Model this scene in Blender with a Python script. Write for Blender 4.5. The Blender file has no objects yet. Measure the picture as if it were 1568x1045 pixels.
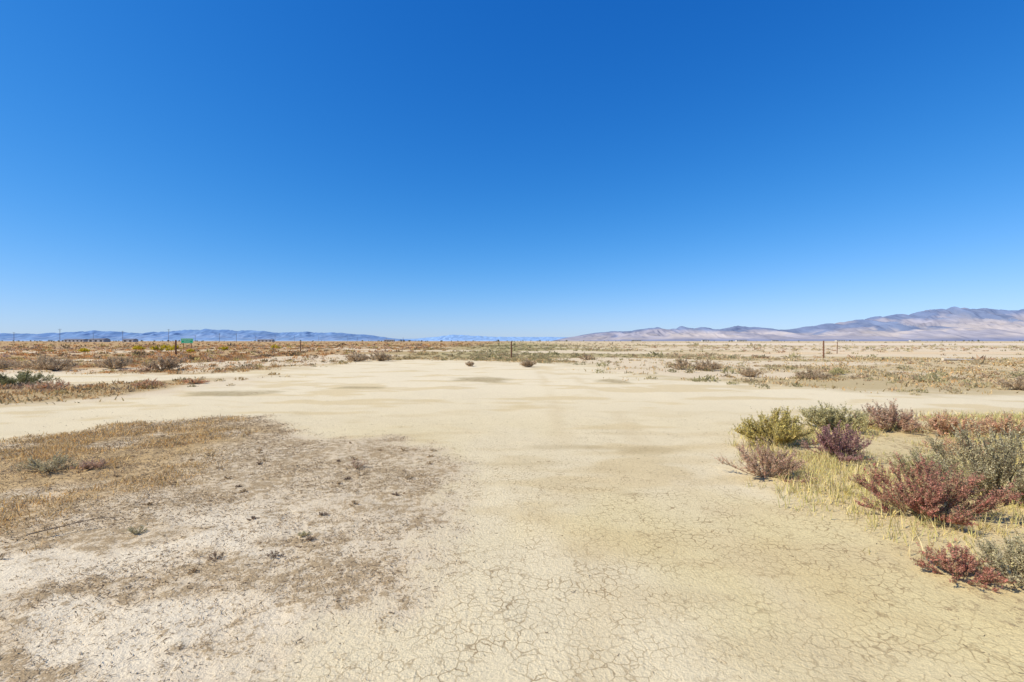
import bpy, math, numpy as np
from mathutils import Vector
R0=np.random.RandomState
scene=bpy.context.scene
CAM_H=1.6

# ---------------------------------------------------------------- noise
def vnoise(x,y,seed=0):
    xi=np.floor(x).astype(np.int64); yi=np.floor(y).astype(np.int64)
    fx=x-xi; fy=y-yi
    fx=fx*fx*(3-2*fx); fy=fy*fy*(3-2*fy)
    def h(a,b):
        n=(a*374761393+b*668265263+seed*1442695041)&0xffffffff
        n=((n^(n>>13))*1274126177)&0xffffffff
        n=n^(n>>16)
        return (n&0xffff)/65535.0
    return (h(xi,yi)*(1-fx)+h(xi+1,yi)*fx)*(1-fy)+(h(xi,yi+1)*(1-fx)+h(xi+1,yi+1)*fx)*fy
def fbm(x,y,seed=0,o=4):
    s=0;a=.5;t=0
    for i in range(o):
        s=s+a*vnoise(x,y,seed+i*17); t+=a; a*=.5; x=x*2.03+3.1; y=y*2.03+1.7
    return s/t
def sm(e0,e1,x):
    t=np.clip((x-e0)/(e1-e0),0,1); return t*t*(3-2*t)
def sdpoly(px,py,poly):
    n=len(poly); d=np.full(px.shape,1e18); inside=np.zeros(px.shape,bool)
    for i in range(n):
        ax,ay=poly[i]; bx,by=poly[(i+1)%n]
        ex,ey=bx-ax,by-ay; wx=px-ax; wy=py-ay
        t=np.clip((wx*ex+wy*ey)/(ex*ex+ey*ey),0,1)
        d=np.minimum(d,(wx-ex*t)**2+(wy-ey*t)**2)
        c=((ay<=py)&(by>py))|((by<=py)&(ay>py))
        xc=ax+(py-ay)/(ey if ey!=0 else 1e-9)*ex
        inside^=(c&(px<xc))
    d=np.sqrt(d); return np.where(inside,-d,d)
def mixc(a,b,t):
    return a*(1-t[:,None])+np.array(b)*t[:,None]

# ---------------------------------------------------------------- mesh helpers
def build(name,V,F,C,mat,parent=None,smooth=False,masks=None):
    V=np.ascontiguousarray(V,dtype=np.float32); F=np.ascontiguousarray(F,dtype=np.int32)
    k=F.shape[1]
    me=bpy.data.meshes.new(name)
    me.vertices.add(len(V)); me.vertices.foreach_set('co',V.ravel())
    me.loops.add(F.size); me.loops.foreach_set('vertex_index',F.ravel())
    me.polygons.add(len(F))
    me.polygons.foreach_set('loop_start',np.arange(0,F.size,k,dtype=np.int32))
    me.polygons.foreach_set('loop_total',np.full(len(F),k,dtype=np.int32))
    if smooth: me.polygons.foreach_set('use_smooth',np.ones(len(F),bool))
    me.update(calc_edges=True)
    if C is not None:
        a=me.color_attributes.new('Col','FLOAT_COLOR','POINT')
        c4=np.ones((len(V),4),np.float32); c4[:,:3]=C; a.data.foreach_set('color',c4.ravel())
    if masks is not None:
        a=me.color_attributes.new('Mask','FLOAT_COLOR','POINT')
        c4=np.ones((len(V),4),np.float32); c4[:,:3]=masks; a.data.foreach_set('color',c4.ravel())
    me.materials.append(mat)
    ob=bpy.data.objects.new(name,me); scene.collection.objects.link(ob)
    if parent: ob.parent=parent
    return ob
class Acc:
    def __init__(s): s.V=[];s.F=[];s.C=[];s.n=0
    def add(s,V,F,C):
        s.V.append(V);s.F.append(F+s.n);s.C.append(C);s.n+=len(V)
    def out(s): return np.concatenate(s.V),np.concatenate(s.F),np.concatenate(s.C)
def tubes(P0,P1,r0,r1,C):
    n=len(P0); d=P1-P0; d/=np.linalg.norm(d,axis=1)[:,None]+1e-9
    ref=np.where(np.abs(d[:,2:3])>.9,np.array([[1.,0,0]]),np.array([[0,0,1.]]))
    u=np.cross(d,ref); u/=np.linalg.norm(u,axis=1)[:,None]; v=np.cross(d,u)
    r0=np.broadcast_to(r0,(n,))[:,None]; r1=np.broadcast_to(r1,(n,))[:,None]
    vs=[]
    for P,r in((P0,r0),(P1,r1)):
        for k in range(3):
            a=2*math.pi*k/3; vs.append(P+(u*math.cos(a)+v*math.sin(a))*r)
    V=np.stack(vs,1).reshape(-1,3)
    f=[]
    for k in range(3):
        k2=(k+1)%3; f+= [[k,k2,3+k2],[k,3+k2,3+k]]
    F=(np.arange(n)[:,None,None]*6+np.array(f)[None]).reshape(-1,3)
    return V,F,np.repeat(C,6,axis=0)
def tris(c,a,b,C):
    V=np.stack([c+a,c-.45*a+b,c-.45*a-b],1).reshape(-1,3)
    F=np.arange(len(c)*3).reshape(-1,3)
    return V,F,np.repeat(C,3,axis=0)
def runit(rng,n):
    v=rng.normal(size=(n,3)); return v/np.linalg.norm(v,axis=1)[:,None]
def shift(t,x,y,z): 
    V,F,C=t; return V+np.array([x,y,z]),F,C

def bush_geo(acc,x,y,R,H,pal,seed,nmain=45,nbr=420,nleaf=22,lsz=.009,stem=(.36,.26,.17),up=.5,z0=0):
    rng=R0(seed); pal=np.array(pal)
    az=rng.uniform(0,2*np.pi,nmain); s=rng.uniform(0,1,nmain)**.5
    lob=1+.22*np.sin(az*2+rng.uniform(0,6))+.14*np.sin(az*5+rng.uniform(0,6))
    hz=np.sqrt(np.clip(1-s*s*.92,0.03,1))*rng.uniform(.72,1.0,nmain)
    hz*=1+.12*np.sin(az+rng.uniform(0,6))
    tip=np.stack([R*s*lob*np.cos(az),R*s*lob*np.sin(az),H*.9*hz],1)
    base=rng.normal(0,.04*R,(nmain,3)); base[:,2]=-.01
    ctrl=tip*np.array([.55,.55,.35])
    def P(i,t):
        t=t[:,None]; return base[i]*(1-t)**2+2*t*(1-t)*ctrl[i]+t*t*tip[i]
    idx=np.arange(nmain); sc=np.array(stem)
    prev=P(idx,np.zeros(nmain)); seg=5
    rad=.0065*(R/.45)
    for k in range(seg):
        nx=P(idx,np.full(nmain,(k+1)/seg))
        acc.add(*shift(tubes(prev,nx,rad*(1-.75*k/seg),rad*(1-.75*(k+1)/seg),np.tile(sc,(nmain,1))*rng.uniform(.7,1.2,(nmain,1))),x,y,z0)); prev=nx
    i=rng.randint(0,nmain,nbr); t=rng.uniform(.28,1,nbr)**.8
    p0=P(i,t); p1=P(i,np.clip(t+.05,0,1.05)); tan=p1-p0+1e-6; tan/=np.linalg.norm(tan,axis=1)[:,None]
    d=tan+runit(rng,nbr)*.75+np.array([0,0,up]); d/=np.linalg.norm(d,axis=1)[:,None]
    L=rng.uniform(.12,.34,nbr)*(.5*R+.5*H)
    p1=p0+d*L[:,None]; p1[:,2]=np.maximum(p1[:,2],.01)
    acc.add(*shift(tubes(p0,p1,rad*.32,rad*.12,np.tile(sc,(nbr,1))*rng.uniform(.8,1.3,(nbr,1))),x,y,z0))
    bi=np.repeat(np.arange(nbr),nleaf); n=len(bi)
    s=rng.uniform(.1,1.04,n)
    c=p0[bi]+(p1-p0)[bi]*s[:,None]+runit(rng,n)*(lsz*1.2)
    c[:,2]=np.maximum(c[:,2],.004)
    a=(d[bi]*.7+runit(rng,n)); a/=np.linalg.norm(a,axis=1)[:,None]
    b=np.cross(a,runit(rng,n)); b/=np.linalg.norm(b,axis=1)[:,None]+1e-6
    sz=lsz*rng.uniform(.6,1.5,n)[:,None]
    pc=rng.randint(0,len(pal),nbr)
    C=pal[pc][bi]*.75+pal[rng.randint(0,len(pal),n)]*.25
    C=C*rng.uniform(.7,1.3,n)[:,None]*np.repeat(rng.uniform(.75,1.25,nbr),nleaf)[:,None]
    acc.add(*shift(tris(c,a*sz,b*sz*.5,C),x,y,z0))

# ---------------------------------------------------------------- materials
def newmat(name):
    m=bpy.data.materials.new(name); m.use_nodes=True
    nt=m.node_tree; b=nt.nodes['Principled BSDF']; b.inputs['Roughness'].default_value=.9
    b.inputs['Specular IOR Level'].default_value=.15
    return m,nt,b
def N(nt,t,**k):
    n=nt.nodes.new(t)
    for a,v in k.items(): setattr(n,a,v)
    return n
def plantmat(name,transl=.25):
    m,nt,b=newmat(name); nt.nodes.remove(b)
    at=N(nt,'ShaderNodeAttribute',attribute_name='Col')
    geo=N(nt,'ShaderNodeNewGeometry'); no=N(nt,'ShaderNodeTexNoise'); no.inputs['Scale'].default_value=14; no.inputs['Detail'].default_value=0
    nt.links.new(geo.outputs['Position'],no.inputs['Vector'])
    mr=N(nt,'ShaderNodeMapRange'); mr.inputs['To Min'].default_value=.7; mr.inputs['To Max'].default_value=1.3
    nt.links.new(no.outputs['Fac'],mr.inputs['Value'])
    vm=N(nt,'ShaderNodeVectorMath',operation='SCALE')
    nt.links.new(at.outputs['Color'],vm.inputs[0]); nt.links.new(mr.outputs[0],vm.inputs['Scale'])
    df=N(nt,'ShaderNodeBsdfDiffuse'); nt.links.new(vm.outputs[0],df.inputs['Color'])
    tr=N(nt,'ShaderNodeBsdfTranslucent'); nt.links.new(vm.outputs[0],tr.inputs['Color'])
    mx=N(nt,'ShaderNodeMixShader'); mx.inputs[0].default_value=transl
    out=nt.nodes['Material Output']
    nt.links.new(df.outputs[0],mx.inputs[1]); nt.links.new(tr.outputs[0],mx.inputs[2]); nt.links.new(mx.outputs[0],out.inputs[0])
    return m
M_plant=plantmat('desert_shrub_foliage',.35); M_grass=plantmat('dry_grass_blades',.3)
def simplemat(name,col,rough=.8,var=.25,scale=6):
    m,nt,b=newmat(name); b.inputs['Roughness'].default_value=rough
    tc=N(nt,'ShaderNodeTexCoord'); no=N(nt,'ShaderNodeTexNoise'); no.inputs['Scale'].default_value=scale; no.inputs['Detail'].default_value=5
    nt.links.new(tc.outputs['Object'],no.inputs['Vector'])
    cr=nt.nodes.new('ShaderNodeValToRGB'); c=np.array(col)
    cr.color_ramp.elements[0].color=(*(c*(1-var)),1); cr.color_ramp.elements[1].color=(*(np.clip(c*(1+var),0,1)),1)
    cr.color_ramp.elements[0].position=.3; cr.color_ramp.elements[1].position=.7
    nt.links.new(no.outputs['Fac'],cr.inputs[0]); nt.links.new(cr.outputs[0],b.inputs['Base Color'])
    return m

# ---------------------------------------------------------------- zones (metres, x right, y forward)
BARE=[(-60,3),(-24,7.5),(-11.5,11.3),(-10.7,13.6),(-9.14,17.2),(-10.8,20.8),(-12.3,28.9),(-13,39.5),(-7.6,42),(-.2,37),(4.4,33.8),(4.8,24.2),(5.9,20.1),(8.3,17.7),(10.5,15),(14.4,13.8),(40,10),(40,-40),(-60,-40)]
STRIP=[(-60,14),(-17.5,17.4),(-14.9,18.2),(-12.2,21.8),(-11,24),(-13.3,25.7),(-15.5,23.7),(-23.7,24.2),(-60,22)]
LIT=[(-16,4),(-8.15,7.69),(-7.36,9.32),(-6.26,10.2),(-5.18,10.4),(-4.11,8.84),(-2.8,7.84),(-2,8.05),(-1.01,7.22),(-.6,5.95),(-.49,4.57),(-.51,3.6),(-.58,2.97),(-.79,2.61),(-.96,2.26),(-1.0,1.5),(-1.5,-3),(-16,-3)]
ORG=[(-14,4.6),(-8.15,7.5),(-7.3,9.1),(-5.3,10),(-4.3,8.6),(-4.5,7.0),(-4.2,5.5),(-4.4,4.2),(-14,3.3)]
RGT=[(2.45,5.5),(3.3,6.7),(3.9,7.95),(4.9,9.2),(7.7,10.2),(11.5,10.0),(20,8),(20,-2),(2.8,0),(2.6,2.3),(2.65,2.8),(2.85,3.4),(3.1,4.2),(2.9,4.8)]
ISL=[(-1.3,20,1.25,1.5),(4.0,19,.65,1.1),(-8.8,15,1.4,.9),(-5.3,16.7,1.1,.5)]
def zones(x,y):
    r=np.hypot(x,y)
    n1=fbm(x*.35,y*.35,5)-.5; n2=fbm(x*1.6,y*1.6,9)-.5; n3=fbm(x*5,y*5,13,3)-.5
    plain=sm(-1.2,2.2,sdpoly(x,y,BARE)+n1*4+n2*2.2)
    strip=1-sm(-.8,.8,sdpoly(x,y,STRIP)+n1*2+n2*1.2)
    plain=plain*(1-strip)
    lit=1-sm(-.35,.35,sdpoly(x,y,LIT)+n2*.9+n3*.45)
    org=1-sm(-.9,.6,sdpoly(x,y,ORG)+n2*2)
    rgt=1-sm(-.5,.4,sdpoly(x,y,RGT)+n2*.7+n3*.3)
    isl=np.zeros_like(x)
    for cx,cy,rx,ry in ISL:
        isl=np.maximum(isl,1-sm(.5,1.2,np.hypot((x-cx)/rx,(y-cy)/ry)+n2*1.2))
    return r,n1,n2,n3,plain,lit,org,rgt,isl
def sandy(x,y):
    # bare sandy patches between the scrub of the plain
    return sm(.50,.60,fbm(x*.11,y*.075,51))*sm(230,60,np.hypot(x,y))
def gheight(x,y):
    r=np.hypot(x,y)
    h=(fbm(x*.25,y*.25,21)-.5)*.10+(fbm(x*1.3,y*1.3,22)-.5)*.022
    return h*np.clip(1.2-r/160,0,1)*sm(.5,3,r)
# ---------------------------------------------------------------- ground
def make_ground():
    ang=np.concatenate([np.arange(-62,62,.2),np.arange(62,298,4)])*math.pi/180
    rad=np.concatenate([[.25,.5,.75],np.exp(np.arange(math.log(1.0),math.log(130),.0105)),np.exp(np.arange(math.log(131),math.log(70000),.045))])
    A,Rr=np.meshgrid(ang,rad); x=(np.sin(A)*Rr).ravel(); y=(np.cos(A)*Rr).ravel()
    r,n1,n2,n3,plain,lit,org,rgt,isl=zones(x,y)
    n=len(x)
    col=np.tile(np.array([.74,.60,.355]),(n,1))
    col=mixc(col,(.70,.55,.265),sm(.36,.60,fbm(x*.5+2,y*.28,33))*sm(12,3,r)*.95)
    col=mixc(col,(.78,.645,.41),sm(8,20,r)*.8)
    col=mixc(col,(.61,.445,.205),sm(.54,.68,fbm(x*.55+9,y*1.1+4,35))*.5)
    col=mixc(col,(.63,.48,.25),sm(.50,.72,fbm(x*.9+19,y*2.0+4,36))*.5*sm(16,8,r))
    # faint wheel tracks curving away to the upper right and upper left
    for ax,ay,bx,by,cx_,cy_,w in((.4,2,1.6,8,1.2,30,.16),(1.6,2,3.0,8,2.8,30,.16),(1.2,5,-3,10,-12,13,.2),(2.4,6,-2,12,-12,15,.2)):
        t=np.clip((y-ay)/(cy_-ay),0,1); px=(1-t)**2*ax+2*t*(1-t)*bx+t*t*cx_
        d=np.abs(x-px+n2*.3)
        col=mixc(col,(.64,.49,.265),(1-sm(0,w*2,d))*.40*sm(.35,.6,fbm(x*.4,y*.4,41))*(y>ay)*sm(cy_,cy_*.8,y))
    for cx,cy,rx,ry,a0 in((1.9,7.2,.85,.30,.5),(.9,7.35,.9,.18,.4),(1.25,5.0,.28,.14,.5),(.0,6.3,.7,.12,.3)):
        d=np.hypot((x-cx)/rx,(y-cy)/ry)+n2*1.4+n3*.6
        col=mixc(col,(.46,.34,.165),(1-sm(.2,1.2,d))*a0)
    wht=np.exp(-(((x+2.9)/1.5)**2+((y-3.5)/1.1)**2))+.9*np.exp(-(((x+3.0)/1.5)**2+((y-2.6)/.6)**2))
    wht=np.clip(wht*sm(.36,.56,fbm(x*1.3,y*2.2,37))*1.4,0,1)
    col=mixc(col,(.65,.51,.325),lit*.85)
    col=mixc(col,(.78,.645,.43),wht*lit*.9)
    col=mixc(col,(.57,.375,.155),org*.85*sm(.22,.48,fbm(x*.8,y*1.2,38)))
    col=mixc(col,(.62,.47,.21),rgt*.65)
    col=mixc(col,(.46,.36,.19),isl*.8)
    # plain
    pc=np.tile(np.array([.50,.38,.19]),(n,1))
    left=sm(-2,-25,x); right=sm(5,30,x)
    pc=mixc(pc,(.49,.31,.145),left*.85); pc=mixc(pc,(.62,.47,.26),right*.8)
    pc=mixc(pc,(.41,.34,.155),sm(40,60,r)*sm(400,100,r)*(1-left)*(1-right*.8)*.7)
    pc=mixc(pc,(.72,.57,.36),sandy(x,y)*.9)
    b=sm(.48,.58,fbm(x*.004+3,y*.03,53))*sm(20,60,x)
    pc=mixc(pc,(.72,.56,.35),b*sm(45,90,y)*.9)
    pc=mixc(pc,(.76,.55,.32),np.exp(-((y-62-.05*x)/5)**2)*sm(15,30,x)*.9)
    pc=mixc(pc,(.76,.61,.43),np.exp(-((y-260)/90)**2)*sm(60,110,x)*.95)
    pc=mixc(pc,(.44,.37,.27),sm(900,5000,r)*.8)  # far plain greyed, then blued: distance haze painted into its colour
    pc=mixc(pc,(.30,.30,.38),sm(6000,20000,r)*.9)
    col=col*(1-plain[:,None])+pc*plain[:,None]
    litter=np.clip(lit*(1.0-.5*wht)+rgt*.8+isl*.8+plain*.5,0,1)
    litter=np.maximum(litter,.65*(1-sm(0,.8,sdpoly(x,y,LIT)+n2))) 
    litter=np.maximum(litter,.55*(1-sm(0,1.0,sdpoly(x,y,RGT)+n2)))
    litter=np.maximum(litter,.42*sm(.52,.68,fbm(x*.8+40,y*1.4,44))*sm(16,7,r))
    crack=(1-np.clip(lit*.5+rgt+isl+plain,0,1))*sm(14,4,r)*(.6+.4*sm(.36,.6,fbm(x*.7,y*.7,61)))
    z=gheight(x,y)+lit*.012*n3*2+rgt*.02
    V=np.stack([x,y,z],1)
    na=len(ang); nr=len(rad)
    i=np.arange(nr-1)[:,None]*na; j=np.arange(na)[None]; j2=(j+1)%na
    F=np.stack([i+j,i+na+j,i+na+j2,i+j2],-1).reshape(-1,4)[:,::-1]
    c=len(V); V=np.vstack([V,[[0,0,0]]]); col=np.vstack([col,col[:1]]); 
    Mk=np.stack([litter,crack,plain],1); Mk=np.vstack([Mk,Mk[:1]])
    cap=np.stack([np.full(na,c),np.arange(na),(np.arange(na)+1)%na],1)
    T=np.vstack([F[:,[0,1,2]],F[:,[0,2,3]],cap[:,[0,2,1]]])
    m,nt,bs=newmat('dry_lakebed_soil'); L=nt.links.new
    nt.nodes.remove(bs); bs=N(nt,'ShaderNodeBsdfDiffuse'); L(bs.outputs[0],nt.nodes['Material Output'].inputs[0])
    at=N(nt,'ShaderNodeAttribute',attribute_name='Col'); mk=N(nt,'ShaderNodeAttribute',attribute_name='Mask')
    sp=N(nt,'ShaderNodeSeparateColor'); L(mk.outputs['Color'],sp.inputs[0])
    geo=N(nt,'ShaderNodeNewGeometry')
    def noise(s,d=6,ro=.6,dist=0,vec=None):
        q=N(nt,'ShaderNodeTexNoise'); q.inputs['Scale'].default_value=s; q.inputs['Detail'].default_value=d; q.inputs['Roughness'].default_value=ro; q.inputs['Distortion'].default_value=dist
        L(vec or geo.outputs['Position'],q.inputs['Vector']); return q.outputs['Fac']
    def math_(op,a,b=None,c=None,clamp=False):
        q=N(nt,'ShaderNodeMath',operation=op); q.use_clamp=clamp
        for k,v in enumerate((a,b,c)):
            if v is None: continue
            if isinstance(v,(int,float)): q.inputs[k].default_value=v
            else: L(v,q.inputs[k])
        return q.outputs[0]
    def mix(f,a,b,bt='MIX'):
        q=N(nt,'ShaderNodeMix',data_type='RGBA',blend_type=bt)
        if isinstance(f,(int,float)): q.inputs[0].default_value=f
        else: L(f,q.inputs[0])
        for k,v in((6,a),(7,b)):
            if isinstance(v,tuple): q.inputs[k].default_value=(*v,1)
            else: L(v,q.inputs[k])
        return q.outputs[2]
    nA=noise(10,4,.7); nB=noise(46,3,.75); nC=noise(120,1,.6); nD=noise(1.9,2,.6)
    comb=math_('ADD',math_('MULTIPLY',nA,.58),math_('MULTIPLY',nB,.42))
    comb=math_('ADD',comb,math_('MULTIPLY',math_('SUBTRACT',nD,.5),.24))
    thr=math_('SUBTRACT',.70,math_('MULTIPLY',sp.outputs[0],.225))
    lf=math_('MULTIPLY',math_('SUBTRACT',comb,thr),22,None,True)
    lf=math_('MULTIPLY',lf,math_('MULTIPLY',sp.outputs[0],1.6,None,True))
    litc=mix(nC,(.12,.07,.03),(.58,.41,.21))
    c1=mix(math_('MULTIPLY',lf,.80),at.outputs['Color'],litc)
    g=N(nt,'ShaderNodeMapRange'); L(math_('ADD',math_('MULTIPLY',nC,.5),math_('MULTIPLY',nB,.5)),g.inputs['Value'])
    g.inputs['From Min'].default_value=.3; g.inputs['From Max'].default_value=.7; g.inputs['To Min'].default_value=.83; g.inputs['To Max'].default_value=1.14
    vm=N(nt,'ShaderNodeVectorMath',operation='SCALE'); L(c1,vm.inputs[0]); L(g.outputs[0],vm.inputs['Scale'])
    wv=N(nt,'ShaderNodeTexNoise'); wv.inputs['Scale'].default_value=9; wv.inputs['Detail'].default_value=2; L(geo.outputs['Position'],wv.inputs['Vector'])
    wa=N(nt,'ShaderNodeVectorMath',operation='SCALE'); L(wv.outputs['Color'],wa.inputs[0]); wa.inputs['Scale'].default_value=.085
    wp=N(nt,'ShaderNodeVectorMath',operation='ADD'); L(geo.outputs['Position'],wp.inputs[0]); L(wa.outputs[0],wp.inputs[1])
    vo=N(nt,'ShaderNodeTexVoronoi',feature='DISTANCE_TO_EDGE'); vo.inputs['Scale'].default_value=14; L(wp.outputs[0],vo.inputs['Vector'])
    ck=math_('SUBTRACT',1.25,math_('MULTIPLY',vo.outputs['Distance'],19),None,True)
    brk=math_('MULTIPLY',math_('SUBTRACT',noise(3.7,3),.34),4,None,True)
    ck=math_('MULTIPLY',math_('MULTIPLY',ck,sp.outputs[1]),brk)
    c3=mix(math_('MULTIPLY',ck,.80),vm.outputs[0],(.28,.18,.08))
    L(c3,bs.inputs['Color'])
    hgt=math_('ADD',math_('MULTIPLY',nB,.016),math_('MULTIPLY',math_('MULTIPLY',nA,sp.outputs[0]),.03))
    bp=N(nt,'ShaderNodeBump'); bp.inputs['Strength'].default_value=.75; bp.inputs['Distance'].default_value=1.0
    L(hgt,bp.inputs['Height']); L(bp.outputs[0],bs.inputs['Normal'])
    build('desert_ground',V,T,col,m,smooth=True,masks=Mk)
make_ground()

def ghs(x,y): return float(gheight(np.array([x],float),np.array([y],float))[0])
# ---------------------------------------------------------------- named shrubs
RED=[(.52,.19,.14),(.60,.29,.19),(.46,.22,.15),(.46,.36,.18)]
PUR=[(.44,.22,.20),(.38,.19,.19),(.50,.33,.23)]
OLV=[(.66,.53,.14),(.60,.48,.15),(.52,.43,.13),(.74,.60,.23)]
GRN=[(.58,.51,.23),(.64,.56,.28),(.50,.44,.20)]
PNK=[(.76,.43,.27),(.80,.51,.30),(.66,.50,.24)]
TAN=[(.66,.41,.27),(.72,.49,.32),(.54,.32,.22),(.64,.49,.29)]
DRY=[(.58,.43,.26),(.50,.37,.22),(.66,.51,.32)]
GRY=[(.57,.49,.27),(.65,.56,.34),(.48,.42,.22)]
DGR=[(.34,.33,.14),(.40,.37,.18),(.28,.27,.12)]
sh=[
('saltbush_shrub',2.95,5.62,.42,.42,TAN,700,20,.008,.3),
('rabbitbrush_shrub',4.05,7.45,.62,.54,OLV,1000,24,.011,.5),
('saltbush_shrub',5.75,8.6,.62,.50,GRN,800,22,.012,.5),
('saltbush_shrub',6.75,8.6,.55,.50,TAN,640,22,.012,.5),
('russian_thistle_shrub',4.35,6.45,.44,.48,PUR,760,24,.009,.6),
('russian_thistle_shrub',7.35,8.1,.5,.45,PNK,420,18,.012,.6),
('russian_thistle_shrub',8.1,8.0,.5,.44,PNK,420,18,.012,.6),
('saltbush_shrub',4.85,5.65,.42,.30,GRN,420,20,.009,.5),
('russian_thistle_shrub',3.72,4.30,.52,.50,RED,1100,26,.0085,.7),
('saltbush_shrub',4.72,4.75,.54,.78,GRY,1200,26,.009,.8),
('russian_thistle_shrub',6.3,6.7,.4,.34,PNK,260,16,.01,.6),
('russian_thistle_shrub',2.98,3.22,.24,.20,RED,340,20,.007,.5),
('saltbush_shrub',3.28,3.15,.30,.30,GRY,480,20,.007,.6),
('saltbush_shrub',-5.75,6.0,.30,.20,GRY,260,14,.008,.5),
('russian_thistle_shrub',-5.30,6.1,.20,.12,TAN,150,12,.008,.5),
('saltbush_shrub',-17.6,17.3,.85,.52,DGR,420,20,.022,.5),
('creosote_shrub',-18.8,26,1.0,.72,DRY,520,20,.026,.5),
('creosote_shrub',-12.2,38,1.0,.72,DRY,400,18,.034,.5),
('creosote_shrub',-10.4,38.5,.9,.68,DRY,360,18,.034,.5),
('saltbush_shrub',-2.65,30.5,.36,.33,DRY,200,14,.022,.5),
('saltbush_shrub',1.0,29.5,.52,.46,DRY,260,16,.025,.5),
('creosote_shrub',10.6,26.4,.9,.62,DRY,420,18,.025,.5),
('creosote_shrub',9.4,27,.6,.6,DRY,300,18,.025,.5),
('saltbush_shrub',10.7,21.6,.55,.42,DRY,300,18,.02,.5),
('saltbush_shrub',12.6,20.3,.7,.42,DRY,330,18,.02,.4),
('saltbush_shrub',15.5,23.0,.35,.35,GRN,200,14,.02,.5),
('saltbush_shrub',16.6,15.8,.6,.45,DRY,300,18,.018,.5),
('saltbush_shrub',6.3,41,.7,.5,DRY,240,14,.03,.5),
('saltbush_shrub',-11.8,18.0,.4,.2,PNK,200,14,.018,.5),
('rabbitbrush_shrub',-12.6,16.6,.5,.28,PNK,260,14,.018,.5),
('rabbitbrush_shrub',-15.2,15.9,.5,.33,PNK,260,14,.018,.5),
('creosote_shrub',-24.5,26,.95,.75,DRY,420,18,.026,.5),
('creosote_shrub',-26.3,27,1.1,.8,DRY,420,18,.026,.5),
('creosote_shrub',-22.6,27.5,.9,.7,DRY,420,18,.026,.5),
('creosote_shrub',-28.5,26.5,1.0,.7,DRY,420,18,.026,.5),
]
for k,(nm,x,y,R,H,pal,nb,nl,ls,up) in enumerate(sh):
    a=Acc(); bush_geo(a,0,0,R,H,pal,100+k,nbr=nb,nleaf=nl,lsz=ls,up=up)
    V,F,C=a.out(); ob=build(nm,V,F,C,M_plant); ob.location=(x,y,ghs(x,y))

# ---------------------------------------------------------------- small dried weeds near
a=Acc(); rng=R0(5)
for (x,y) in [(-2.33,4.35),(-2.17,3.55),(-1.75,3.58),(-1.73,4.43),(-1.62,3.86),(-1.9,5.6),(-2.3,6.4),(-3.3,6.3),(-1.2,5.0),(-3.0,5.3)]:
    s=rng.uniform(.5,1.0)
    bush_geo(a,x,y,.07*s,.05*s,[(.24,.16,.10),(.32,.22,.14),(.28,.20,.14)],rng.randint(9999),nmain=18,nbr=70,nleaf=8,lsz=.004,stem=(.28,.19,.11),z0=ghs(x,y))
for (x,y,s) in [(-3.15,4.05,.08),(-1.7,3.95,.05),(-2.0,6.1,.16)]:
    bush_geo(a,x,y,s,s*.8,GRY if s<.15 else TAN,rng.randint(9999),nmain=22,nbr=90,nleaf=9,lsz=.005,z0=ghs(x,y))
for i in range(70):
    x=rng.uniform(-7.5,-.9); y=rng.uniform(3,9.5); s=rng.uniform(.03,.08)
    if zones(np.array([x]),np.array([y]))[5][0]<.6: continue
    bush_geo(a,x,y,s,s*.7,[(.50,.35,.18),(.42,.29,.16),(.57,.43,.24)],rng.randint(9999),nmain=14,nbr=40,nleaf=8,lsz=.005,z0=ghs(x,y))
V,F,C=a.out(); build('dried_weeds',V,F,C,M_plant)

# ---------------------------------------------------------------- grasses & litter
def grass(name,n,xr,yr,dens,pal,hr,seed,w=.0022,lean=.6,clump=0,spread=.025):
    rng=R0(seed); x=rng.uniform(*xr,n); y=rng.uniform(*yr,n)
    keep=rng.uniform(0,1,n)<dens(x,y); x=x[keep];y=y[keep]
    pc=rng.uniform(.75,1.2,len(x)); hc=rng.uniform(.5,1.3,len(x))
    if clump:
        k=clump; x=np.repeat(x,k); y=np.repeat(y,k); pc=np.repeat(pc,k); hc=np.repeat(hc,k)
        sp=spread*(1+np.hypot(x,y)/20); x=x+rng.normal(0,1,len(x))*sp; y=y+rng.normal(0,1,len(y))*sp
    n=len(x); z=gheight(x,y)
    h=rng.uniform(*hr,n)*hc; az=rng.uniform(0,2*np.pi,n); ln=rng.uniform(.1,1,n)*lean
    d=np.stack([np.cos(az)*ln,np.sin(az)*ln,np.ones(n)],1); d/=np.linalg.norm(d,axis=1)[:,None]
    b=np.stack([x,y,z-.003],1); mid=b+d*h[:,None]*.55
    d2=d+np.stack([np.cos(az)*ln,np.sin(az)*ln,-.5*np.ones(n)*ln],1)*.7; d2/=np.linalg.norm(d2,axis=1)[:,None]
    tip=mid+d2*h[:,None]*.5; tip[:,2]=np.maximum(tip[:,2],z+.003)
    ww=w*(1+np.hypot(x,y)/8); sa=rng.uniform(0,np.pi,n); s=np.stack([np.cos(sa)*ww,np.sin(sa)*ww,0*sa],1)
    V=np.stack([b-s,b+s,mid-s*.8,mid+s*.8,tip],1).reshape(-1,3)
    F=(np.arange(n)[:,None,None]*5+np.array([[0,1,3],[0,3,2],[2,3,4]])[None]).reshape(-1,3)
    p=np.array(pal); C=p[rng.randint(0,len(p),n)]*rng.uniform(.8,1.2,n)[:,None]*pc[:,None]
    build(name,V,F,np.repeat(C,5,axis=0),M_grass)
def d_right(x,y):
    z=zones(x,y); return z[7]*sm(.34,.52,fbm(x*1.1,y*1.1,71))*sm(3.0,4.6,y)
grass('straw_grass',27000,(2.4,12),(3,10.2),d_right,[(.76,.62,.25),(.70,.58,.22),(.60,.55,.21),(.74,.60,.31)],(.05,.17),11,clump=4)
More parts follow.
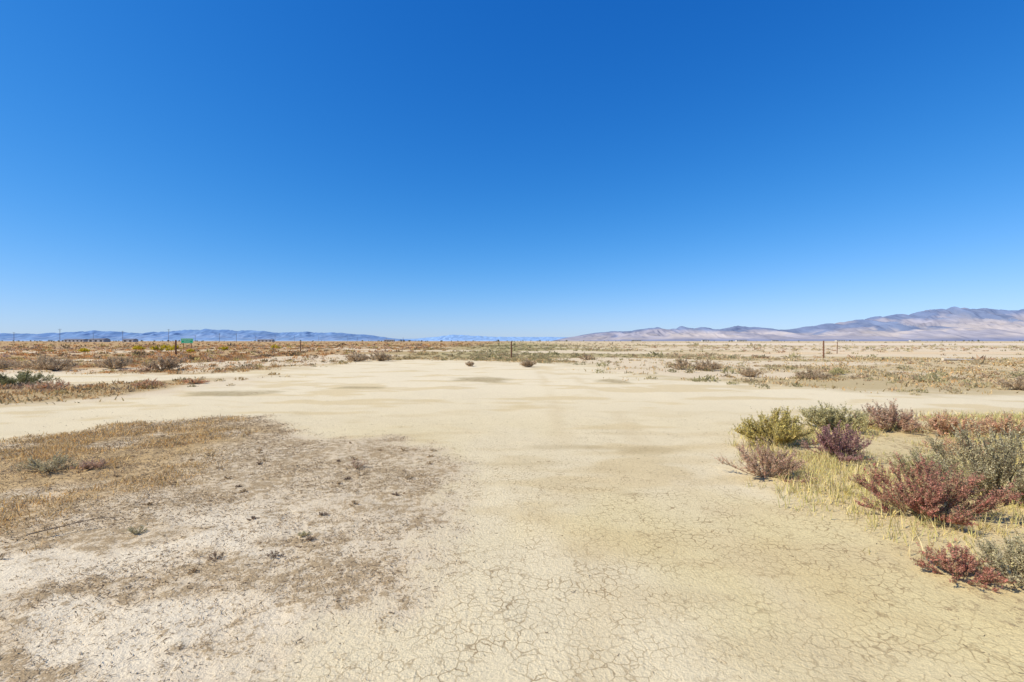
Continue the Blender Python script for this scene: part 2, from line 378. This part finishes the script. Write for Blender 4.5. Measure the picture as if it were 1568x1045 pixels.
def d_org(x,y):
    z=zones(x,y); return z[6]*sm(.34,.56,fbm(x*1.3,y*1.3,72))
grass('dry_grass',28000,(-12,-3.5),(3.2,10.5),d_org,[(.72,.44,.15),(.74,.51,.20),(.60,.40,.18),(.58,.42,.22),(.66,.50,.28)],(.02,.09),12,clump=5,lean=1.4,spread=.04)
def d_lit(x,y):
    z=zones(x,y); return z[5]*sm(.40,.58,fbm(x*1.8,y*1.8,73))*.9
grass('stubble_grass',62000,(-9,-.3),(1.8,10.5),d_lit,[(.50,.36,.20),(.38,.27,.15),(.60,.45,.27)],(.01,.036),13,w=.0015,lean=2.0,clump=2)
def d_plain(x,y):
    z=zones(x,y); return z[4]*(.08+.92*sm(.44,.62,fbm(x*.5,y*.35,75)))*(np.abs(x)<1.15*y)*(1-.6*z[7])*np.clip(1.3-y/60,.2,1)*(1-.85*sandy(x,y))*(1-.3*(x>5))
grass('plain_dry_grass',34000,(-50,50),(12,46),d_plain,[(.60,.44,.22),(.54,.39,.18),(.66,.50,.27),(.50,.38,.17),(.62,.37,.15)],(.05,.18),14,w=.006,clump=5,spread=.10,lean=1.1)

rng=R0(77)
def scatter(n,xr,yr,fn):
    x=rng.uniform(*xr,n); y=rng.uniform(*yr,n); k=rng.uniform(0,1,n)<fn(x,y); return x[k],y[k]
def ld(x,y):
    z=zones(x,y); return np.clip(z[5]*sm(.34,.56,fbm(x*1.5,y*1.5,74))+.7*z[7]+.015,0,1)
a=Acc()
x,y=scatter(90000,(-9,7),(1.7,10.5),ld); n=len(x); z=gheight(x,y)
az=rng.uniform(0,2*np.pi,n); L=rng.uniform(.006,.035,n)
p0=np.stack([x,y,z+.003],1); p1=p0+np.stack([np.cos(az)*L,np.sin(az)*L,rng.uniform(0,.4,n)*L],1)
C=np.array([(.28,.18,.10),(.44,.31,.19),(.20,.14,.09),(.56,.43,.28)])[rng.randint(0,4,n)]
a.add(*tubes(p0,p1,.0014*(1+np.hypot(x,y)/6),.001,C))
V,F,C=a.out(); build('plant_litter',V,F,C,M_grass)
def rocks(name,x,y,s,C,mat):
    n=len(x); z=gheight(x,y)
    o=np.array([[1,0,0],[0,1,0],[-1,0,0],[0,-1,0],[.1,.1,.7],[0,0,-.4]],float)
    V=o[None]*s[:,None,None]*rng.uniform(.6,1.3,(n,6,1)); an=rng.uniform(0,6.28,n)
    c,si=np.cos(an)[:,None],np.sin(an)[:,None]
    X=V[:,:,0]*c-V[:,:,1]*si; Y=V[:,:,0]*si+V[:,:,1]*c
    V=np.stack([X+x[:,None],Y+y[:,None],V[:,:,2]+z[:,None]],-1).reshape(-1,3)
    f=np.array([[0,1,4],[1,2,4],[2,3,4],[3,0,4],[1,0,5],[2,1,5],[3,2,5],[0,3,5]])
    build(name,V,(np.arange(n)[:,None,None]*6+f[None]).reshape(-1,3),np.repeat(C,6,axis=0),mat)
x,y=scatter(30000,(-10,8),(1.7,14),lambda x,y:np.clip(.08+.4*zones(x,y)[5]+.35*zones(x,y)[7],0,1)*np.clip(5/np.hypot(x,y),0,1))
n=len(x); s=rng.uniform(.002,.005,n)*(1+np.hypot(x,y)/10); s=s*np.where(rng.uniform(0,1,n)>.99,2.0,1)
rocks('pebbles_and_clods',x,y,s,np.array([(.54,.43,.27),(.46,.35,.21),(.36,.26,.16)])[rng.randint(0,3,n)],M_grass)

a=Acc(); rng2=R0(3)
pts=[(-3.95,3.95),(-3.8,4.05),(-3.62,4.2),(-3.45,4.32)]
zz=[.02,.04,.06,.03]
for i in range(3):
    P0=np.array([[pts[i][0],pts[i][1],zz[i]]]);P1=np.array([[pts[i+1][0],pts[i+1][1],zz[i+1]]])
    a.add(*tubes(P0,P1,.006-.0015*i,.0045-.0015*i,np.array([[.22,.16,.11]])))
    for k in range(4):
        q=P0+(P1-P0)*rng2.uniform(0,1); e=q+np.array([[rng2.uniform(-.1,.08),rng2.uniform(-.08,.08),rng2.uniform(-.05,.06)]]); e[:,2]=np.maximum(e[:,2],.0)
        a.add(*tubes(q,e,.0025,.0012,np.array([[.24,.17,.12]])))
V,F,C=a.out(); build('dead_branch',V,F,C,M_grass)

# ---------------------------------------------------------------- plain scrub (mass)
def scrub(name,n,rr,amax,seed,ntri,size,trisz,thr=(.40,.60)):
    rng=R0(seed)
    r=np.exp(rng.uniform(math.log(rr[0]),math.log(rr[1]),n)) if rr[1]>500 else np.sqrt(rng.uniform(rr[0]**2,rr[1]**2,n))
    t=rng.uniform(-amax,amax,n); x=np.sin(t)*r; y=np.cos(t)*r
    z=zones(x,y); d=z[4]*sm(*thr,fbm(x*.09,y*.06,81))
    d=np.maximum(d,.3*z[4])*(1-.8*sandy(x,y)); d*=1-.7*sm(15,35,x)*(rng.uniform(0,1,n)<.8)
    d*=1-.95*np.exp(-((y-62-.05*x)/6)**2)*(x>14)
    d*=1-.95*np.exp(-((y-260)/90)**2)*sm(60,110,x)
    k=rng.uniform(0,1,n)<d; x=x[k];y=y[k];r=r[k];n=len(x)
    S=rng.uniform(*size,n)*np.where(rng.uniform(0,1,n)>.92,1.8,1)
    hh=S*rng.uniform(.45,.8,n)
    pc=rng.uniform(0,1,n); left=sm(-2,-22,x); right=sm(5,28,x)
    base=np.tile(np.array([.48,.39,.20]),(n,1))
    base=mixc(base,(.38,.33,.155),(pc<.35)*1.0)
    base=mixc(base,(.55,.41,.23),(pc>.75)*1.0)
    Lc=np.where((pc<.18)[:,None],[[.27,.19,.10]],np.where((pc<.62)[:,None],[[.64,.35,.14]],np.where((pc<.88)[:,None],[[.52,.35,.22]],[[.54,.42,.15]])))
    Rc=np.where((pc<.3)[:,None],[[.52,.44,.23]],np.where((pc<.8)[:,None],[[.64,.50,.29]],[[.56,.38,.23]]))
    base=base*(1-left[:,None])+Lc*left[:,None]; base=base*(1-right[:,None])+Rc*right[:,None]
    base*=rng.uniform(.75,1.2,n)[:,None]
    hz=sm(150,1500,r); base=mixc(base,(.40,.37,.30),hz*.7)  # fades with distance: haze mixed into the scrub colour
    bi=np.repeat(np.arange(n),ntri); m=len(bi)
    u=runit(rng,m); u[:,2]=np.abs(u[:,2]); rad=rng.uniform(.35,1,m)**.6
    lob=1+.35*np.sin(np.arctan2(u[:,1],u[:,0])*3+bi)
    gz=gheight(x,y)
    c=np.stack([x[bi]+u[:,0]*rad*S[bi]*lob,y[bi]+u[:,1]*rad*S[bi]*lob,gz[bi]+u[:,2]*rad*hh[bi]*rng.uniform(.6,1.15,m)],1)
    a=u+runit(rng,m)*.8+np.array([0,0,.5]); a/=np.linalg.norm(a,axis=1)[:,None]; b=np.cross(a,runit(rng,m)); b/=np.linalg.norm(b,axis=1)[:,None]+1e-6
    sz=(S[bi]*trisz*rng.uniform(.6,1.4,m))[:,None]
    C=base[bi]*rng.uniform(.7,1.3,m)[:,None]
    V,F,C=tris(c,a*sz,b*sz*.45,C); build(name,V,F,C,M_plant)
scrub('scrub_vegetation',6500,(13,60),1.0,201,60,(.10,.30),.19)
scrub('scrub_vegetation',10000,(40,180),1.0,202,22,(.22,.48),.34)
scrub('scrub_vegetation',7000,(150,2500),1.0,203,10,(.4,.8),.5)

# ---------------------------------------------------------------- mountains
def interp(tab,u): t=np.array(tab); return np.interp(u,t[:,0],t[:,1])
def mountain(name,tab,D,depth,u0,u1,cols,seed,nu=900,nv=70,gully=.3,jag=.02,lam=900.):
    u=np.linspace(u0,u1,nu); v=np.linspace(0,1,nv); U,W=np.meshgrid(u,v); U=U.ravel();W=W.ravel()
    ridge=interp(tab,U)*D
    prof=np.where(W<.7,(W/.7)**1.25,1-((W-.7)/.3)**1.5)
    X=U*D; Y=D+(W-.7)*depth
    warp=(fbm(U*D/2500.,W*3,seed+40,3)-.5)*2.2
    g=1-np.abs(fbm(U*D/lam+warp,W*3.2+warp,seed,5)*2-1)
    g2=fbm(U*D/(lam*.28)+warp*2,W*9,seed+3,4)
    H=ridge*prof*(1-gully*(1-g)*2.6*(1-.75*np.abs(prof)**4))+ridge*(g2-.5)*.42*prof*(1-prof*.7)
    H+=ridge*prof**4*(fbm(U*D/350.,U*0,seed+9,4)-.5)*jag*4
    H=np.where((W<=0)|(W>=1),-30,H)
    n=len(X); t=np.clip(H/(ridge+1),0,1)
    n4=fbm(U*D/(lam*.8)+warp,W*7,seed+5,5)
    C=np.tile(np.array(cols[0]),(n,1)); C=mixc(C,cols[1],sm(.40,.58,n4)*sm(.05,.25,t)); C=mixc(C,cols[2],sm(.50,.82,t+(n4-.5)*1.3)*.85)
    C=mixc(C,cols[2],sm(.60,.35,g)*.65*sm(.1,.3,t))  # bluish shade of the gullies painted into the colour
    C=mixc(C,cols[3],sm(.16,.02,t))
    C*= (1+.5*(g2-.5))[:,None]
    V=np.stack([X,Y,H],1)
    i=np.arange(nv-1)[:,None]*nu; j=np.arange(nu-1)[None]
    F=np.stack([i+j,i+j+1,i+nu+j+1,i+nu+j],-1).reshape(-1,4)
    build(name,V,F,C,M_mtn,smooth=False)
M_mtn,nt,bs=newmat('haze_tinted_mountain_rock'); at=N(nt,'ShaderNodeAttribute',attribute_name='Col'); nt.links.new(at.outputs['Color'],bs.inputs['Base Color']); bs.inputs['Roughness'].default_value=1; bs.inputs['Specular IOR Level'].default_value=0  # aerial haze is painted into the blue-tinted range colours
LT=[(-1.5,.017),(-1.06,.016),(-.98,.016),(-.87,.0216),(-.79,.019),(-.71,.020),(-.654,.0257),(-.52,.0216),(-.478,.0175),(-.424,.020),(-.357,.0175),(-.29,.012),(-.242,.0054),(-.2,.001),(-.15,-.001)]
MT=[(-.27,.001),(-.25,.004),(-.195,.0054),(-.154,.0095),(-.127,.0135),(-.10,.0125),(-.073,.0108),(-.032,.0088),(.05,.0085),(.08,.0085),(.13,.008),(.2,.004)]
RT=[(.09,.001),(.103,.0054),(.157,.0149),(.21,.0216),(.265,.027),(.346,.031),(.40,.0284),(.468,.0324),(.549,.0243),(.589,.0257),(.657,.0365),(.738,.0473),(.832,.0595),(.886,.069),(.94,.0703),(1.008,.0649),(1.06,.069),(1.2,.065),(1.5,.05)]
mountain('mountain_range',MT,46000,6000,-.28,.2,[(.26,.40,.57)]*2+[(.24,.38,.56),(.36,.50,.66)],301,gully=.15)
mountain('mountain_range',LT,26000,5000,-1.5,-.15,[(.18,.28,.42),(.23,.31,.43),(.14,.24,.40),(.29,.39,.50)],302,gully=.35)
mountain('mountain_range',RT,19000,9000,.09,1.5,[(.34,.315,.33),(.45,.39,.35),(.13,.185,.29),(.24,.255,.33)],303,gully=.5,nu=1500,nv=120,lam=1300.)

# ---------------------------------------------------------------- man-made bits
M_wood=simplemat('weathered_wood',(.19,.09,.05)); M_pole=simplemat('pole_wood',(.16,.13,.11))
M_steel=simplemat('galvanised_steel',(.35,.35,.36),.5,.1); M_green=simplemat('green_sign_paint',(.005,.26,.12),.5,.1); M_white=simplemat('white_paint',(.75,.75,.73),.6,.05)
M_bldg=simplemat('painted_metal_siding',(.42,.40,.38),.7,.1,.3); M_pale=simplemat('pale_metal_siding',(.58,.56,.53),.7,.1,.3); M_roof=simplemat('roof_sheet',(.22,.21,.22),.6,.1); M_dark=simplemat('dark_opening',(.04,.045,.05),.5,.1)
import bmesh
def mesh_from(bm,name,mat,parent=None,loc=(0,0,0)):
    me=bpy.data.meshes.new(name); bm.to_mesh(me); bm.free(); me.materials.append(mat)
    ob=bpy.data.objects.new(name,me); scene.collection.objects.link(ob); ob.location=loc
    if parent: ob.parent=parent
    return ob
def box(bm,cx,cy,cz,sx,sy,sz,bev=0):
    r=bmesh.ops.create_cube(bm,size=1)
    for v in r['verts']: v.co=Vector((v.co.x*sx+cx,v.co.y*sy+cy,v.co.z*sz+cz))
    if bev: 
        es=list({e for v in r['verts'] for e in v.link_edges}); bmesh.ops.bevel(bm,geom=es,offset=bev,segments=1,affect='EDGES')
def cyl(bm,x,y,z0,z1,r0,r1,seg=10,lean=0):
    r=bmesh.ops.create_cone(bm,cap_ends=True,segments=seg,radius1=r0,radius2=r1,depth=z1-z0)
    for v in r['verts']:
        v.co+=Vector((x+lean*(v.co.z+(z1-z0)/2),y,(z0+z1)/2))
def empty(name,loc):
    e=bpy.data.objects.new(name,None); scene.collection.objects.link(e); e.location=loc; return e
def post(x,y,h,r=.06,lean=0):
    bm=bmesh.new(); cyl(bm,0,0,-.3,h,r,r*.85,10,lean); cyl(bm,lean*h,0,h,h+.02,r*.86,r*.5,10)
    for z in (.35,.75,1.1): box(bm,lean*z,-r*1.0,z,.03,.02,.04)
    mesh_from(bm,'fence_post',M_wood,loc=(x,y,ghs(x,y)))
for p in [(-.06,46,1.55,.075,0),(29.0,45,1.6,.07,0),(41,61,1.5,.05,.02),(-36.5,52.5,1.7,.10,0),(-31.5,72,1.5,.07,0)]: post(*p)
e=empty('highway_sign',(-66.5,99,0)); e.rotation_euler=(0,0,math.radians(-10))
bm=bmesh.new(); cyl(bm,-.95,.06,-.3,2.1,.06,.06); cyl(bm,.95,.06,-.3,2.1,.06,.06); mesh_from(bm,'support_posts',M_wood,e)
bm=bmesh.new(); box(bm,0,-.03,1.65,2.9,.03,1.0,.01); mesh_from(bm,'sign_panel',M_green,e)
bm=bmesh.new()
for cx,cz,sx,sz in((0,2.10,2.76,.03),(0,1.2,2.76,.03),(-1.37,1.65,.03,.86),(1.37,1.65,.03,.86)): box(bm,cx,-.05,cz,sx,.006,sz)
for i in range(9):
    cx=-1.0+i*.25
    box(bm,cx-.05,-.05,1.82,.03,.006,.2)
    box(bm,cx+.04,-.05,1.82,.03,.006,.2)
    box(bm,cx-.005,-.0505,1.82+(.07 if i%2 else -.07),.06,.004,.03)
for i in range(6):
    cx=-.6+i*.25; box(bm,cx-.04,-.05,1.45,.03,.006,.18); box(bm,cx+.02,-.0505,1.45+(.06 if i%2 else 0),.09,.004,.03)
mesh_from(bm,'border_and_lettering',M_white,e)
def upole(x,y,h,rot):
    e=empty('utility_pole',(x,y,0)); e.rotation_euler=(0,0,rot)
    bm=bmesh.new(); cyl(bm,0,0,-.5,h,.20,.13,10); mesh_from(bm,'pole_shaft',M_pole,e)
    bm=bmesh.new(); box(bm,0,-.19,h-.7,2.6,.14,.14,.01); box(bm,0,-.19,h-2.0,1.9,.13,.13,.01)
    mesh_from(bm,'crossarms',M_pole,e)
    bm=bmesh.new()
    for xx in(-1.15,-.5,.5,1.15): cyl(bm,xx,-.19,h-.63,h-.4,.05,.04,8)
    mesh_from(bm,'insulators',M_steel,e)
for u,D,h in((-1.03,520,12.5),(-.935,470,15),(-.866,640,13),(-.805,520,14),(-.71,480,15),(-.655,760,12),(-.605,600,12.5),(-.57,520,11),(-.53,900,13),(-.49,760,13),(-.45,900,13),(-.40,1000,13),(-.34,1100,13),(-.32,800,9),(-.26,1000,10),(-.225,900,9)):
    upole(u*D,D,h*.9,.4)
def building(x,y,w,d,h,mw):
    e=empty('warehouse_building',(x,y,0)); bm=bmesh.new(); box(bm,0,0,h/2-.2,w,d,h+.4); mesh_from(bm,'walls',mw,e)
    bm=bmesh.new(); vs=[bm.verts.new(p) for p in((-w/2-.4,-d/2-.4,h+.05),(w/2+.4,-d/2-.4,h+.05),(w/2+.4,d/2+.4,h+.05),(-w/2-.4,d/2+.4,h+.05),(-w/2-.4,0,h+1.6),(w/2+.4,0,h+1.6))]
    for f in((0,1,5,4),(2,3,4,5),(0,4,3),(1,2,5),(3,2,1,0)): bm.faces.new([vs[i] for i in f])
    mesh_from(bm,'gable_roof',M_roof,e)
    bm=bmesh.new(); k=max(2,int(w/7))
    for i in range(k): box(bm,-w/2+(i+.5)*w/k,-d/2-.03,h*.4,w/k*.45,.08,h*.6)
    mesh_from(bm,'doors',M_dark,e)
for p in((-700,820,26,14,4.5,M_bldg),(-655,830,18,12,4,M_bldg),(-900,1000,40,15,4.5,M_bldg),(-560,1100,34,12,4,M_bldg),(-380,1500,30,12,4.5,M_bldg),(700,1750,26,12,4.5,M_pale),(900,1900,40,14,5,M_pale),(1250,2300,30,12,5,M_bldg),(1560,2300,40,16,5,M_pale),(2000,2400,50,16,5.5,M_pale),(620,2400,40,16,5,M_bldg)): building(*p)
rng=R0(9); a=Acc()
for i in range(230):
    u=rng.choice([rng.uniform(-1.15,-.25),rng.uniform(-1.1,-.6),rng.uniform(0,1.1),rng.uniform(-.3,.1)]); D=rng.uniform(800,2000); h=rng.uniform(1.8,4.2)
    x=u*D; n=46; c0=runit(rng,n)*np.array([h*.55,h*.55,h*.42])*rng.uniform(.4,1,(n,1))+np.array([x,D,h*.55])
    a.add(*tubes(np.array([[x,D,-.2]]),np.array([[x,D,h*.6]]),.18,.08,np.array([[.10,.08,.06]])))
    A=runit(rng,n)*h*.22;B=np.cross(A,runit(rng,n))*.8
    g=np.array([[.17,.20,.15],[.22,.22,.15],[.20,.21,.19],[.19,.20,.14]])[i%4]
    a.add(*tris(c0,A,B,np.tile(g,(n,1))*rng.uniform(.6,1.4,(n,1))))
V,F,C=a.out(); build('distant_tree_line',V,F,C,M_plant)
a=Acc()
for (x,y,s) in((-58,79,.9),(-56.5,80,.7),(-74,103,1.1),(-64,92,1.0),(-50,84,.8),(-49,100,1.0),(-70,90,.9),(-66,86,.8),(-62,70,.7),(-44,66,.6)):
    bush_geo(a,x,y,s,s*.8,[(.70,.55,.04),(.62,.50,.06)],rng.randint(9999),nmain=20,nbr=160,nleaf=10,lsz=.07)
V,F,C=a.out(); build('flowering_rabbitbrush',V,F,C,M_plant)
bm=bmesh.new(); r=bmesh.ops.create_cone(bm,cap_ends=True,segments=12,radius1=.11,radius2=.07,depth=3.0)
for v in r['verts']:
    v.co=Vector((v.co.z,v.co.x+.08*math.sin(v.co.z*2),v.co.y+.03*math.cos(v.co.z*3)))
ob=mesh_from(bm,'fallen_log',simplemat('bleached_wood',(.62,.52,.38)),loc=(36,39,.10+ghs(36,39))); ob.rotation_euler=(0,.02,.15)

# ---------------------------------------------------------------- light, sky, camera
AZ=-112; EL=46
sd=Vector((math.sin(math.radians(AZ))*math.cos(math.radians(EL)),math.cos(math.radians(AZ))*math.cos(math.radians(EL)),math.sin(math.radians(EL))))
l=bpy.data.lights.new('sun','SUN'); l.energy=5.0; l.angle=math.radians(.53); l.color=(1,.95,.87)
lo=bpy.data.objects.new('sun',l); scene.collection.objects.link(lo); lo.rotation_euler=(-sd).to_track_quat('-Z','Y').to_euler()
w=bpy.data.worlds.new('World'); scene.world=w; w.use_nodes=True; nt=w.node_tree
bg=nt.nodes['Background']; sk=nt.nodes.new('ShaderNodeTexSky'); sk.sky_type='NISHITA'; sk.sun_disc=False
sk.sun_elevation=math.radians(EL); sk.sun_rotation=math.radians(AZ%360); sk.altitude=700; sk.air_density=1; sk.dust_density=.2; sk.ozone_density=2
# atmospheric response: deepen the blue of the physical sky per channel, x -> c*x^e / (1 + k*c*x^e)
sep=nt.nodes.new('ShaderNodeSeparateColor'); cmb=nt.nodes.new('ShaderNodeCombineColor'); nt.links.new(sk.outputs[0],sep.inputs[0])
def wm(op,a,b):
    q=nt.nodes.new('ShaderNodeMath'); q.operation=op
    for k,v in enumerate((a,b)):
        if isinstance(v,(int,float)): q.inputs[k].default_value=v
        else: nt.links.new(v,q.inputs[k])
    return q.outputs[0]
for k,(ex,c,kk) in enumerate(((2.15,1.5,1.15),(1.14,1.05,.42),(.66,1.10,0.0))):
    v=wm('MULTIPLY',wm('POWER',wm('MULTIPLY',sep.outputs[k],.12),ex),c)
    v=wm('DIVIDE',v,wm('ADD',wm('MULTIPLY',v,kk),1.0))
    nt.links.new(wm('MULTIPLY',v,10.0),cmb.inputs[k])
nt.links.new(cmb.outputs[0],bg.inputs['Color']); bg.inputs['Strength'].default_value=.1
cd=bpy.data.cameras.new('camera'); cd.lens=17; cd.sensor_width=36; cd.clip_start=.05; cd.clip_end=200000
co=bpy.data.objects.new('camera',cd); scene.collection.objects.link(co); co.location=(0,0,CAM_H); co.rotation_euler=(math.radians(90),0,0)
scene.camera=co
scene.view_settings.view_transform='Standard'; scene.view_settings.look='None'; scene.view_settings.exposure=0
